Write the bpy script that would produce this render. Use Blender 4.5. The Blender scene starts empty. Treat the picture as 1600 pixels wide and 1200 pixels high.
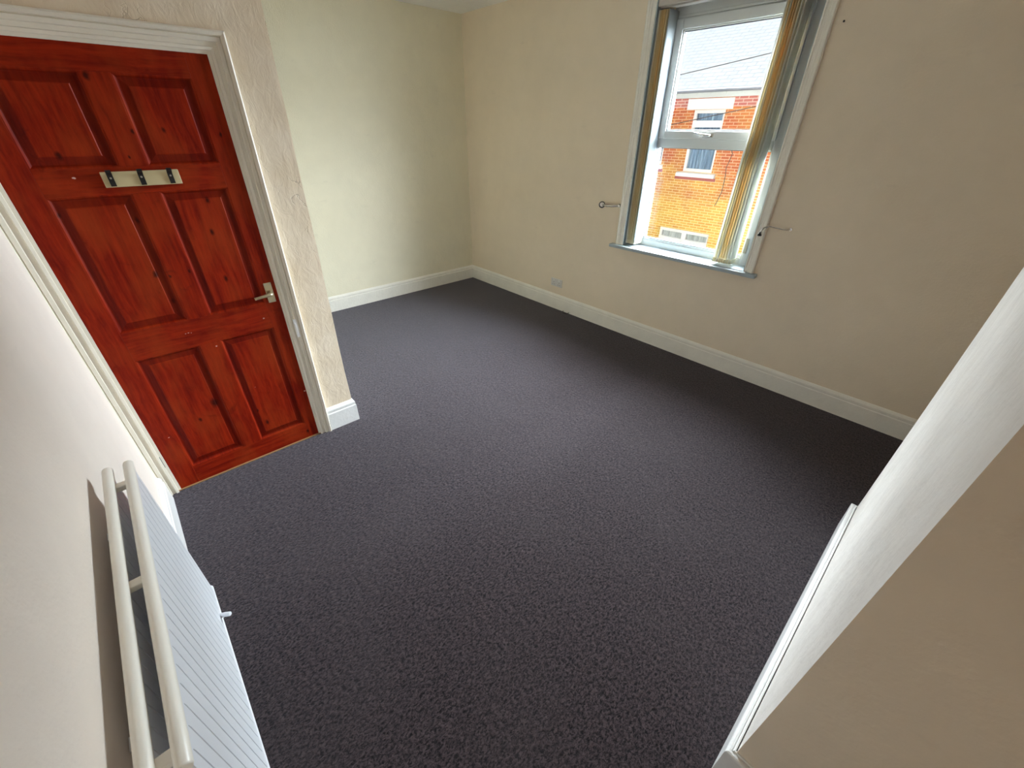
import bpy, bmesh, math, random
from mathutils import Vector, Matrix, noise
random.seed(7)
S = bpy.context.scene
COL = S.collection

# ------------------------------------------------------------------ camera
cam_d = bpy.data.cameras.new('camera'); cam = bpy.data.objects.new('camera', cam_d); COL.objects.link(cam)
cam_d.sensor_fit = 'HORIZONTAL'; cam_d.sensor_width = 36.0; cam_d.lens = 639.4243 * 36.0 / 1600.0
cam_d.shift_x = -0.00143; cam_d.shift_y = 0.0001; cam_d.clip_start = 0.01; cam_d.clip_end = 200
CR = Vector((0.67317154, 0.7394524, 0.00708748)); CU = Vector((-0.39521124, 0.35165267, 0.84861563)); CF = Vector((-0.62501853, 0.57406493, -0.52896246))
cam.matrix_world = Matrix(((CR.x, CU.x, -CF.x, 4.28228), (CR.y, CU.y, -CF.y, -3.19763), (CR.z, CU.z, -CF.z, 1.65277), (0, 0, 0, 1)))
S.camera = cam

# ------------------------------------------------------------------ colour management
S.view_settings.view_transform = 'Standard'; S.view_settings.look = 'None'
S.view_settings.gamma = 1.0; S.view_settings.use_curve_mapping = False
S.view_settings.exposure = 2.07
S.cycles.max_bounces = 16; S.cycles.diffuse_bounces = 10; S.cycles.transparent_max_bounces = 16
S.cycles.sample_clamp_indirect = 8.0
S.cycles.use_denoising = True

# ------------------------------------------------------------------ sky: unseen bright zone over the far side of the street, shaped to light the room
w = bpy.data.worlds.new('sky'); S.world = w; w.use_nodes = True
nt = w.node_tree; nt.nodes.clear()
def wn(t, **k):
    n = nt.nodes.new(t)
    for a, b in k.items(): setattr(n, a, b)
    return n
tc = wn('ShaderNodeTexCoord'); sep = wn('ShaderNodeSeparateXYZ'); nt.links.new(tc.outputs['Generated'], sep.inputs[0])
mr = wn('ShaderNodeMapRange'); mr.interpolation_type = 'SMOOTHSTEP'
dt = wn('ShaderNodeVectorMath', operation='DOT_PRODUCT'); nt.links.new(tc.outputs['Generated'], dt.inputs[0]); dt.inputs[1].default_value = (0.10, 0.99, 0.0)
nt.links.new(dt.outputs['Value'], mr.inputs['Value'])
mr.inputs['From Min'].default_value = 0.20; mr.inputs['From Max'].default_value = 0.55
mr.inputs['To Min'].default_value = 0.0; mr.inputs['To Max'].default_value = 33.0
mz = wn('ShaderNodeMapRange'); mz.interpolation_type = 'SMOOTHSTEP'; nt.links.new(sep.outputs['Z'], mz.inputs['Value'])
mz.inputs['From Min'].default_value = 0.55; mz.inputs['From Max'].default_value = 0.92; mz.inputs['To Min'].default_value = 1.0; mz.inputs['To Max'].default_value = 0.05
mh = wn('ShaderNodeMapRange'); nt.links.new(sep.outputs['Z'], mh.inputs['Value'])
mh.inputs['From Min'].default_value = 0.05; mh.inputs['From Max'].default_value = 0.5; mh.inputs['To Min'].default_value = 0.42; mh.inputs['To Max'].default_value = 1.0
mp = wn('ShaderNodeMath', operation='MULTIPLY'); nt.links.new(mz.outputs[0], mp.inputs[0]); nt.links.new(mh.outputs[0], mp.inputs[1])
mm = wn('ShaderNodeMath', operation='MULTIPLY'); nt.links.new(mr.outputs[0], mm.inputs[0]); nt.links.new(mp.outputs[0], mm.inputs[1])
ma = wn('ShaderNodeMath', operation='ADD'); nt.links.new(mm.outputs[0], ma.inputs[0]); ma.inputs[1].default_value = 0.11
bg = wn('ShaderNodeBackground'); bg.inputs['Color'].default_value = (0.84, 0.92, 1.0, 1)
nt.links.new(ma.outputs[0], bg.inputs['Strength'])
out = wn('ShaderNodeOutputWorld'); nt.links.new(bg.outputs[0], out.inputs[0])
w.cycles.sampling_method = 'AUTOMATIC'

# sun behind our own row of houses, lighting the house fronts across the street
sd = bpy.data.lights.new('sun', 'SUN'); sd.energy = 0.11; sd.angle = math.radians(2); sd.color = (1, 0.93, 0.82)
sun = bpy.data.objects.new('sun', sd); COL.objects.link(sun)
sun.rotation_euler = Vector((-0.4, 1.0, -0.5)).to_track_quat('-Z', 'Y').to_euler()
sun.location = (4, -12, 12)
# the window as a sampling portal for the daylight (adds no light of its own)
pd = bpy.data.lights.new('window_portal', 'AREA'); pd.shape = 'RECTANGLE'; pd.size = 1.08; pd.size_y = 1.65; pd.cycles.is_portal = True
po = bpy.data.objects.new('window_portal', pd); COL.objects.link(po)
po.location = (2.72, 0.23, 1.6); po.rotation_euler = (math.radians(-90), 0, 0)

# ------------------------------------------------------------------ materials
def lin(c): return tuple(((x / 255) / 12.92 if x / 255 <= 0.04045 else ((x / 255 + 0.055) / 1.055) ** 2.4) for x in c) + (1,)
class NT:
    def __init__(s, name):
        s.m = bpy.data.materials.new(name); s.m.use_nodes = True; s.t = s.m.node_tree
        s.b = s.t.nodes['Principled BSDF']; s.out = s.t.nodes['Material Output']
        s.geo = s.n('ShaderNodeNewGeometry'); s.P = s.geo.outputs['Position']
    def n(s, t, **k):
        x = s.t.nodes.new(t)
        for a, b in k.items(): setattr(x, a, b)
        return x
    def set(s, x, i, v):
        if hasattr(v, 'is_linked'): s.t.links.new(v, x.inputs[i])
        else: x.inputs[i].default_value = v
    def math(s, op, a, b=0.0, c=None):
        x = s.n('ShaderNodeMath', operation=op); s.set(x, 0, a); s.set(x, 1, b)
        if c is not None: s.set(x, 2, c)
        return x.outputs[0]
    def vmath(s, op, a, b): x = s.n('ShaderNodeVectorMath', operation=op); s.set(x, 0, a); s.set(x, 1, b); return x
    def noise(s, vec, scale, detail=3, rough=0.5, dist=0.0):
        x = s.n('ShaderNodeTexNoise'); s.set(x, 'Vector', vec); s.set(x, 'Scale', scale); s.set(x, 'Detail', detail); s.set(x, 'Roughness', rough); s.set(x, 'Distortion', dist); return x.outputs['Fac']
    def ramp(s, f, a, b, lo=0.0, hi=1.0):
        x = s.n('ShaderNodeMapRange'); s.set(x, 'Value', f); s.set(x, 'From Min', a); s.set(x, 'From Max', b); s.set(x, 'To Min', lo); s.set(x, 'To Max', hi); return x.outputs[0]
    def mix(s, f, a, b):
        x = s.n('ShaderNodeMix', data_type='RGBA'); s.set(x, 0, f); s.set(x, 6, a); s.set(x, 7, b); return x.outputs[2]
    def scale(s, vec, v):
        return s.vmath('MULTIPLY', vec, v).outputs[0]
    def bump(s, h, dist, strength=1.0):
        x = s.n('ShaderNodeBump'); s.set(x, 'Height', h); s.set(x, 'Distance', dist); s.set(x, 'Strength', strength)
        s.t.links.new(x.outputs[0], s.b.inputs['Normal']); return x
    def base(s, c, rough=0.5, spec=0.5, metal=0.0):
        s.set(s.b, 'Base Color', c); s.set(s.b, 'Roughness', rough); s.set(s.b, 'Specular IOR Level', spec); s.set(s.b, 'Metallic', metal); return s

def simple(name, c, rough=0.5, spec=0.5, metal=0.0, bump=0.0, bscale=200):
    t = NT(name)
    f = t.noise(t.P, 3.0, 2)
    dark = tuple(x * 0.94 for x in c[:3]) + (1,)
    t.base(t.mix(f, dark, c), rough, spec, metal)
    if bump: t.bump(t.noise(t.P, bscale, 2), bump)
    return t.m

def wall_paint(name, c, rough_amt=0.0):
    t = NT(name)
    big = t.noise(t.P, 1.6, 3); mid = t.noise(t.P, 7.0, 4, 0.6)
    f = t.ramp(t.math('ADD', t.math('MULTIPLY', big, 0.6), t.math('MULTIPLY', mid, 0.4)), 0.35, 0.65)
    a = tuple(x * 0.93 for x in c[:3]) + (1,)
    col = t.mix(f, a, c)
    # faint grubby scuffs
    sc = t.ramp(t.noise(t.scale(t.P, (1, 1, 2.2)), 5.0, 5, 0.65), 0.63, 0.8, 0, 0.35)
    col = t.mix(sc, col, tuple(x * 0.72 for x in c[:3]) + (1,))
    t.base(col, 0.75, 0.25)
    h = t.math('ADD', t.math('MULTIPLY', t.noise(t.P, 90, 3), 0.0012), t.math('MULTIPLY', t.noise(t.P, 5, 3), 0.006 + rough_amt))
    t.bump(h, 1.0, 1.0)
    return t.m
CREAM = (0.80, 0.715, 0.57, 1)
M_wall = wall_paint('cream_wall_paint', (0.83, 0.715, 0.565, 1))
M_wall2 = wall_paint('cream_wall_paint_alcove', (0.83, 0.775, 0.61, 1))
M_wallr = wall_paint('pale_wall_paint', (0.86, 0.775, 0.69, 1))

M_chim = wall_paint('worn_chimney_paint', (0.81, 0.765, 0.71, 1), 0.012)

def plaster():
    t = NT('lumpy_painted_plaster')
    col = t.mix(t.ramp(t.noise(t.P, 6, 4), 0.35, 0.7), (0.76, 0.63, 0.465, 1), (0.85, 0.73, 0.575, 1))
    v = t.n('ShaderNodeTexVoronoi', feature='DISTANCE_TO_EDGE')
    wob = t.n('ShaderNodeTexNoise'); t.set(wob, 'Vector', t.P); t.set(wob, 'Scale', 14.0); t.set(wob, 'Detail', 4.0)
    vec = t.vmath('ADD', t.scale(t.P, (1, 9, 3.6)), t.scale(wob.outputs['Color'], (0.8, 0.8, 0.8))).outputs[0]
    t.set(v, 'Vector', vec); t.set(v, 'Scale', 1.3)
    crack = t.ramp(v.outputs['Distance'], 0.0, 0.02, 1, 0)
    mask = t.ramp(t.noise(t.P, 4, 3), 0.55, 0.65)
    crack = t.math('MULTIPLY', crack, mask)
    col = t.mix(t.math('MULTIPLY', crack, 0.35), col, (0.45, 0.38, 0.3, 1))
    t.base(col, 0.65, 0.3)
    lump = t.noise(t.scale(t.P, (1, 1, 0.55)), 26, 5, 0.6, 0.6)
    h = t.math('SUBTRACT', t.math('MULTIPLY', lump, 0.0042), t.math('MULTIPLY', crack, 0.0025))
    t.bump(h, 1.0, 0.8)
    return t.m
M_plaster = plaster()

def painted_wood(name, c, rough=0.4, b=0.0006):
    t = NT(name)
    f = t.ramp(t.noise(t.P, 9, 4, 0.6), 0.4, 0.75)
    t.base(t.mix(f, c, tuple(x * 0.93 for x in c[:3]) + (1,)), rough, 0.4)
    t.bump(t.noise(t.P, 60, 4, 0.6), b * 4, 1.0)
    return t.m
M_skirt = painted_wood('gloss_skirting_paint', (0.84, 0.81, 0.74, 1))
M_skirtc = painted_wood('white_gloss_skirting_paint', (0.86, 0.86, 0.84, 1), 0.3, 0.0004)
M_arch = painted_wood('chipped_architrave_paint', (0.85, 0.80, 0.69, 1), 0.42, 0.0003)
M_warch = painted_wood('window_architrave_paint', (0.82, 0.78, 0.70, 1), 0.4, 0.0008)
M_sill = painted_wood('sill_paint', (0.40, 0.47, 0.51, 1), 0.5)
M_upvc = simple('white_window_plastic', (0.63, 0.65, 0.64, 1), 0.35)
M_gasket = simple('black_gasket', (0.03, 0.03, 0.04, 1), 0.6)
M_ceil = wall_paint('ceiling_paint', (0.88, 0.87, 0.85, 1))
M_rad = simple('white_radiator_enamel', (0.84, 0.86, 0.90, 1), 0.35)
M_radt = simple('cream_radiator_enamel', (0.93, 0.90, 0.82, 1), 0.35, bump=0.0004, bscale=120)  # creamier than the panel enamel
M_socket = simple('white_socket_plastic', (0.68, 0.65, 0.62, 1), 0.35)
M_brass = simple('satin_brass', (0.62, 0.52, 0.33, 1), 0.35, 0.5, 0.7)
M_chrome = simple('chrome', (0.62, 0.60, 0.57, 1), 0.18, 0.5, 1.0)
M_black = simple('black_metal', (0.012, 0.011, 0.011, 1), 0.45)
M_screw = simple('screw_metal', (0.5, 0.5, 0.5, 1), 0.3, 0.5, 0.9)
M_board = simple('cream_board', (0.62, 0.52, 0.30, 1), 0.5)
M_thresh = simple('threshold_wood', (0.35, 0.19, 0.08, 1), 0.5)
M_headrail = simple('grey_headrail', (0.50, 0.46, 0.42, 1), 0.4)
M_cable = simple('grey_cable', (0.05, 0.04, 0.04, 1), 0.9, 0.05)

def carpet():
    t = NT('dark_carpet')
    f1 = t.noise(t.scale(t.P, (1.0, 0.6, 1)), 130, 4, 0.78, 0.5)
    f2 = t.noise(t.P, 45, 4, 0.7)
    f3 = t.noise(t.P, 2.2, 3)
    c = t.mix(t.ramp(f1, 0.41, 0.60), (0.0065, 0.0044, 0.0048, 1), (0.081, 0.058, 0.060, 1))
    c = t.mix(t.ramp(f2, 0.40, 0.7, 0, 0.5), c, (0.018, 0.014, 0.015, 1))
    c = t.mix(t.ramp(f3, 0.45, 0.75, 0, 0.22), c, (0.060, 0.049, 0.049, 1))
    # odd pale lint specks
    v = t.n('ShaderNodeTexVoronoi'); t.set(v, 'Vector', t.P); t.set(v, 'Scale', 2.3)
    c = t.mix(t.ramp(v.outputs['Distance'], 0.004, 0.007, 0.7, 0), c, (0.5, 0.46, 0.44, 1))
    t.base(c, 0.95, 0.1)
    t.set(t.b, 'Sheen Weight', 0.3); t.set(t.b, 'Sheen Roughness', 0.45); t.set(t.b, 'Sheen Tint', (0.85, 0.85, 1.0, 1))
    t.bump(t.math('ADD', f1, f2), 0.004, 0.8)
    return t.m
M_carpet = carpet()

# door wall frame: s runs along the wall away from its outer corner, off is out of the wall into the room
DA = Vector((1.9496, -2.4877, 0)); E1 = -0.0111
DT = Vector((E1, -1, 0)).normalized(); DN = Vector((1, E1, 0)).normalized()
def D(s, off, z): return DA + DT * s + DN * off + Vector((0, 0, z))

KNOTS = [(0.451, 1.638, 9), (0.26, 1.623, 8), (0.55, 1.633, 8), (0.59, 1.549, 6), (0.786, 1.558, 13), (0.613, 1.802, 12), (0.388, 1.379, 12), (0.414, 1.248, 12), (0.866, 1.364, 10),
         (0.426, 1.037, 13), (0.671, 1.106, 14), (0.652, 0.98, 12), (0.671, 0.429, 24), (0.757, 0.362, 10), (0.481, 0.209, 14), (0.504, 0.3, 9), (0.552, 1.098, 7), (0.626, 1.089, 7), (0.298, 0.048, 10), (0.651, 1.324, 12)]
CHIPS = [(0.775, 1.486, 6), (0.662, 0.821, 3), (0.652, 0.821, 3), (0.641, 0.819, 3), (0.328, 0.807, 5), (0.566, 0.726, 4), (0.517, 0.505, 4), (0.334, 0.461, 4), (0.247, 0.325, 5), (0.476, 0.444, 3), (0.904, 0.325, 4)]
def stained(name, horizontal, pooled=1.0):
    t = NT(name)
    sc = (1, 2.2, 26) if horizontal else (1, 26, 2.2)
    wob = t.noise(t.P, 5, 3)
    g = t.noise(t.vmath('ADD', t.scale(t.P, sc), t.scale(wob, (0.6, 0.6, 0.6))).outputs[0], 2.4, 6, 0.65, 0.25)
    blot = t.noise(t.scale(t.P, (1, 2, 1)), 4.5, 3)
    c = t.mix(t.ramp(g, 0.32, 0.70), (0.15, 0.0060, 0.0016, 1), (0.33, 0.022, 0.0035, 1))
    c = t.mix(t.ramp(blot, 0.42, 0.70, 0, 0.55), c, (0.36, 0.048, 0.009, 1))
    c = t.mix(t.ramp(t.noise(t.P, 9, 4, 0.7, 1.0), 0.62, 0.80, 0, 0.6), c, (0.05, 0.004, 0.002, 1))
    wv = t.n('ShaderNodeTexNoise'); t.set(wv, 'Vector', t.P); t.set(wv, 'Scale', 40.0); t.set(wv, 'Detail', 3.0)
    Pw = t.vmath('ADD', t.P, t.scale(wv.outputs['Color'], (0.012, 0.012, 0.012))).outputs[0]
    acc = None
    for (s, z, r) in KNOTS:
        p = D(s, 0, z) + Vector((0.006, 0.006, 0.006))
        d = t.vmath('MULTIPLY', t.vmath('SUBTRACT', Pw, tuple(p)).outputs[0], (0.5, 1.25, 0.72)).outputs[0]
        ln = t.vmath('LENGTH', d, (0, 0, 0)).outputs['Value']
        k = t.ramp(ln, r * 0.0004, r * 0.0011, 1, 0)
        acc = k if acc is None else t.math('MAXIMUM', acc, k)
    c = t.mix(t.math('MULTIPLY', acc, 0.85), c, (0.018, 0.003, 0.002, 1))
    acc = None
    for (s, z, r) in CHIPS:
        p = D(s, 0, z) + Vector((0.006, 0.006, 0.006))
        d = t.vmath('MULTIPLY', t.vmath('SUBTRACT', Pw, tuple(p)).outputs[0], (0.4, 0.8, 1.3)).outputs[0]
        ln = t.vmath('LENGTH', d, (0, 0, 0)).outputs['Value']
        k = t.ramp(ln, r * 0.0006, r * 0.0009, 1, 0)
        acc = k if acc is None else t.math('MAXIMUM', acc, k)
    c = t.mix(t.math('MULTIPLY', acc, 0.8), c, (0.75, 0.55, 0.48, 1))
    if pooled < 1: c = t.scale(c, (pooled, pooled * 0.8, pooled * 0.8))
    t.base(c, 0.45, 0.12)
    t.bump(t.math('ADD', g, t.noise(t.P, 90, 3)), 0.0009, 0.6)
    return t.m
M_redv = stained('red_stained_pine_upright_grain', False)
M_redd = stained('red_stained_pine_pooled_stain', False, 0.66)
M_redh = stained('red_stained_pine_level_grain', True)

def glass(name):
    t = NT(name); t.t.nodes.remove(t.b)
    tr = t.n('ShaderNodeBsdfTransparent'); tr.inputs['Color'].default_value = (0.97, 0.985, 0.98, 1)
    gl = t.n('ShaderNodeBsdfGlossy'); gl.inputs['Roughness'].default_value = 0.02
    lw = t.n('ShaderNodeLayerWeight'); lw.inputs['Blend'].default_value = 0.5
    fz = t.math('MULTIPLY_ADD', t.math('POWER', lw.outputs['Facing'], 5.0), 0.6, 0.03)
    mx = t.n('ShaderNodeMixShader'); t.t.links.new(fz, mx.inputs[0]); t.t.links.new(tr.outputs[0], mx.inputs[1]); t.t.links.new(gl.outputs[0], mx.inputs[2])
    t.t.links.new(mx.outputs[0], t.out.inputs[0])
    return t.m
M_glass = glass('window_glass')

def slat_mat(name, c, stain):
    t = NT(name)
    sepz = t.n('ShaderNodeSeparateXYZ'); t.t.links.new(t.P, sepz.inputs[0])
    f = t.noise(t.scale(t.P, (60, 14, 1.3)), 1.0, 3)
    col = c
    if stain:
        hz = t.ramp(sepz.outputs['Z'], 0.9, 2.2, 0.12, 1.0)
        band = t.ramp(f, 0.30, 0.62)
        col = t.mix(t.math('MULTIPLY', t.math('MULTIPLY', hz, band), stain), c, (0.86, 0.60, 0.25, 1))
    t.base(col, 0.8, 0.15)
    t.bump(t.noise(t.scale(t.P, (900, 900, 120)), 1.0, 2), 0.0004)
    # woven fabric lets some daylight through
    tl = t.n('ShaderNodeBsdfTranslucent'); t.set(tl, 'Color', col)
    mx = t.n('ShaderNodeMixShader'); mx.inputs[0].default_value = 0.2 if name.startswith('greyed') else 0.5
    t.t.links.new(t.b.outputs[0], mx.inputs[1]); t.t.links.new(tl.outputs[0], mx.inputs[2]); t.t.links.new(mx.outputs[0], t.out.inputs[0])
    return t.m
M_slat_w = slat_mat('white_slat_fabric', (0.78, 0.80, 0.77, 1), 0.10)
M_slat_g = slat_mat('greyed_daylit_slat', (0.33, 0.38, 0.41, 1), 0.05)  # darker copy of the white slat fabric, holding down direct daylight
M_slat_c = slat_mat('cream_slat_fabric', (0.85, 0.81, 0.64, 1), 0.45)
M_slat_y = slat_mat('stained_slat_fabric', (0.82, 0.74, 0.52, 1), 1.0)

def brick():
    t = NT('orange_brickwork')
    sp = t.n('ShaderNodeSeparateXYZ'); t.t.links.new(t.P, sp.inputs[0])
    cb = t.n('ShaderNodeCombineXYZ'); t.t.links.new(sp.outputs['X'], cb.inputs[0]); t.t.links.new(sp.outputs['Z'], cb.inputs[1])
    b = t.n('ShaderNodeTexBrick'); t.set(b, 'Vector', cb.outputs[0]); t.set(b, 'Scale', 1.0)
    t.set(b, 'Brick Width', 0.215); t.set(b, 'Row Height', 0.068); t.set(b, 'Mortar Size', 0.010); t.set(b, 'Mortar Smooth', 0.3); t.set(b, 'Bias', -0.1)
    lit_tint = t.ramp(t.math('ADD', t.ramp(sp.outputs['Z'], 0.9, -0.5, 0, 0.5), t.math('MULTIPLY', t.noise(t.P, 1.6, 3), 0.9)), 0.42, 0.85)  # brighter light on the lower wall painted in as yellower brick
    lit_tint = t.math('MAXIMUM', lit_tint, 0.0)
    c1 = t.mix(lit_tint, (0.50, 0.110, 0.040, 1), (0.74, 0.36, 0.06, 1))
    c2 = t.mix(lit_tint, (0.62, 0.170, 0.055, 1), (0.80, 0.50, 0.10, 1))
    mo = t.mix(lit_tint, (0.72, 0.42, 0.26, 1), (0.88, 0.70, 0.30, 1))
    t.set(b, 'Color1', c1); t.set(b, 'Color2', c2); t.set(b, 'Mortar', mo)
    t.base(b.outputs['Color'], 0.9, 0.1); t.bump(t.math('MULTIPLY', b.outputs['Fac'], -1.0), 0.006)
    return t.m
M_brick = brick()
M_brick_red = simple('dark_red_brick', (0.42, 0.10, 0.09, 1), 0.9)
def slate():
    t = NT('pale_roof_slates')
    sp = t.n('ShaderNodeSeparateXYZ'); t.t.links.new(t.P, sp.inputs[0])
    cb = t.n('ShaderNodeCombineXYZ'); t.t.links.new(sp.outputs['X'], cb.inputs[0]); t.t.links.new(t.math('MULTIPLY', sp.outputs['Y'], 1.22), cb.inputs[1])
    b = t.n('ShaderNodeTexBrick'); t.set(b, 'Vector', cb.outputs[0]); t.set(b, 'Scale', 1.0)
    t.set(b, 'Brick Width', 0.30); t.set(b, 'Row Height', 0.150); t.set(b, 'Mortar Size', 0.006); t.set(b, 'Mortar Smooth', 0.5)
    f = t.noise(t.P, 2.5, 4, 0.6)
    t.set(b, 'Color1', t.mix(f, (0.22, 0.224, 0.23, 1), (0.30, 0.30, 0.295, 1))); t.set(b, 'Color2', (0.26, 0.26, 0.26, 1)); t.set(b, 'Mortar', (0.155, 0.155, 0.16, 1))
    t.base(b.outputs['Color'], 1.0, 0.0); t.bump(t.math('MULTIPLY', b.outputs['Fac'], -1.0), 0.01)
    return t.m
M_slate = slate()
M_white_ext = simple('white_exterior_paint', (0.82, 0.82, 0.82, 1), 0.6)
M_gutter = simple('grey_gutter', (0.22, 0.23, 0.27, 1), 0.5)
M_fascia = simple('pale_fascia', (0.62, 0.64, 0.62, 1), 0.6)
def curtain(name, a, b_):
    t = NT(name)
    wv = t.noise(t.scale(t.P, (22, 1, 1.6)), 1.0, 4, 0.6)
    t.base(t.mix(t.ramp(wv, 0.35, 0.65), a, b_), 0.8, 0.2)
    return t.m
M_net = curtain('blue_grey_net_curtain', (0.13, 0.21, 0.34, 1), (0.30, 0.42, 0.58, 1))
M_net2 = curtain('lilac_net_curtain', (0.26, 0.25, 0.34, 1), (0.42, 0.40, 0.48, 1))
M_lattice = curtain('grey_lattice', (0.42, 0.44, 0.45, 1), (0.62, 0.64, 0.64, 1))
M_road = simple('grey_asphalt', (0.09, 0.09, 0.09, 1), 0.95, 0.1)

# ------------------------------------------------------------------ mesh helpers
def new(): return bmesh.new()
def quad(bm, pts, mi=0):
    f = bm.faces.new([bm.verts.new(p) for p in pts]); f.material_index = mi; return f
def hexa(bm, p, mi=0, bev=0.0):
    """eight corners: 0-3 one side, 4-7 the opposite side, same order"""
    v = [bm.verts.new(q) for q in p]
    fs = [bm.faces.new([v[i] for i in ix]) for ix in ((3, 2, 1, 0), (4, 5, 6, 7), (0, 1, 5, 4), (1, 2, 6, 5), (2, 3, 7, 6), (3, 0, 4, 7))]
    for f in fs: f.material_index = mi
    if bev:
        es = list({e for f in fs for e in f.edges})
        bmesh.ops.bevel(bm, geom=es, offset=bev, segments=2, affect='EDGES', profile=0.5)
def box(bm, a, b, mi=0, bev=0.0, T=None):
    x0, y0, z0 = a; x1, y1, z1 = b
    p = [(x0, y0, z0), (x1, y0, z0), (x1, y1, z0), (x0, y1, z0), (x0, y0, z1), (x1, y0, z1), (x1, y1, z1), (x0, y1, z1)]
    if T: p = [T(*q) for q in p]
    hexa(bm, p, mi, bev)
def tube(bm, pts, r, n=12, caps=True, dome=False):
    pts = [Vector(p) for p in pts]; rr = r if isinstance(r, (list, tuple)) else [r] * len(pts)
    rings = []
    ref = None
    for i, p in enumerate(pts):
        d = (pts[min(i + 1, len(pts) - 1)] - pts[max(i - 1, 0)]).normalized()
        if ref is None:
            ref = d.orthogonal().normalized()
        ref = (ref - d * ref.dot(d)).normalized(); q = d.cross(ref)
        rings.append([bm.verts.new(p + (ref * math.cos(a) + q * math.sin(a)) * rr[i]) for a in [2 * math.pi * k / n for k in range(n)]])
    for a, b in zip(rings, rings[1:]):
        for k in range(n):
            f = bm.faces.new((a[k], a[(k + 1) % n], b[(k + 1) % n], b[k])); f.smooth = True
    if caps: bm.faces.new(rings[0][::-1]); bm.faces.new(rings[-1])
def disc(bm, c, nrm, r, h, n=24, bev=0.0):
    """a short solid cylinder"""
    c = Vector(c); d = Vector(nrm).normalized()
    if bev: tube(bm, [c, c + d * bev, c + d * (h - bev), c + d * h], [r - bev, r, r, r - bev], n)
    else: tube(bm, [c, c + d * h], r, n)
def obj(name, bm, mats, parent=None, flat=True, recalc=True):
    if recalc: bmesh.ops.recalc_face_normals(bm, faces=bm.faces)
    vs = [v.co for v in bm.verts]
    lo = Vector((min(v.x for v in vs), min(v.y for v in vs), min(v.z for v in vs))); hi = Vector((max(v.x for v in vs), max(v.y for v in vs), max(v.z for v in vs)))
    c = Vector(((lo.x + hi.x) / 2, (lo.y + hi.y) / 2, lo.z))
    for v in bm.verts: v.co -= c
    me = bpy.data.meshes.new(name); bm.to_mesh(me); bm.free()
    for m in (mats if isinstance(mats, (list, tuple)) else [mats]): me.materials.append(m)
    o = bpy.data.objects.new(name, me); COL.objects.link(o)
    if parent:
        o.parent = parent; q = parent; off = Vector((0, 0, 0))
        while q: off += q.location; q = q.parent
        o.location = c - off
    else: o.location = c
    return o
def empty(name, loc):
    o = bpy.data.objects.new(name, None); COL.objects.link(o); o.location = loc; o.empty_display_size = 0.1; return o
def tag(o, label, cat, group=None):
    o['label'] = label; o['category'] = cat
    if group: o['group'] = group
    return o
def struct(o, label=None):
    o['kind'] = 'structure'
    if label: o['label'] = label
    return o
def sweep(bm, path, prof, frame, closed=False):
    """sweep a profile along a 2D path with mitred corners. prof: (across, off); frame(u, v, off) -> 3D point"""
    P = [Vector((a, b)) for a, b in path]; rings = []
    for i, p in enumerate(P):
        d0 = (P[i] - P[i - 1]).normalized() if i > 0 else None
        d1 = (P[i + 1] - P[i]).normalized() if i < len(P) - 1 else None
        n0 = Vector((d0.y, -d0.x)) if d0 else None; n1 = Vector((d1.y, -d1.x)) if d1 else None
        if n0 and n1:
            m = (n0 + n1).normalized(); m = m / max(0.2, m.dot(n1))
        else: m = n0 or n1
        rings.append([bm.verts.new(frame(p.x + m.x * a, p.y + m.y * a, o)) for a, o in prof])
    n = len(prof)
    for a, b in zip(rings, rings[1:]):
        for k in range(n - 1): bm.faces.new((a[k], a[k + 1], b[k + 1], b[k]))
    bm.faces.new(rings[0]); bm.faces.new(rings[-1][::-1])

H = 2.606
XW = 4.86           # right hand wall
YF = -3.513         # radiator wall
# ------------------------------------------------------------------ room shell
bm = new(); box(bm, (-0.35, -3.75, -0.12), (XW + 0.15, 0.02, 0.0)); struct(obj('floor', bm, M_carpet), 'dark charcoal carpet over the whole room')
bm = new(); box(bm, (-0.35, -3.75, H), (XW + 0.15, 0.25, H + 0.12)); struct(obj('ceiling', bm, M_ceil))
WX0, WX1, WZ0, WZ1 = 2.205, 3.238, 0.782, 2.42     # window opening
bm = new()
box(bm, (-0.35, 0, -0.1), (WX0, 0.2, H)); box(bm, (WX1, 0, -0.1), (XW + 0.15, 0.2, H))
box(bm, (WX0, 0, -0.1), (WX1, 0.2, WZ0)); box(bm, (WX0, 0, WZ1), (WX1, 0.2, H))
struct(obj('wall_back', bm, M_wall), 'cream wall around the window')
bm = new(); hexa(bm, [(0, 0, -0.1), (-0.03, -2.5, -0.1), (-0.18, -2.5, -0.1), (-0.15, 0, -0.1), (0, 0, H), (-0.03, -2.5, H), (-0.18, -2.5, H), (-0.15, 0, H)])
struct(obj('wall_left', bm, M_wall2), 'cream alcove wall beyond the door wall')
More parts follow.
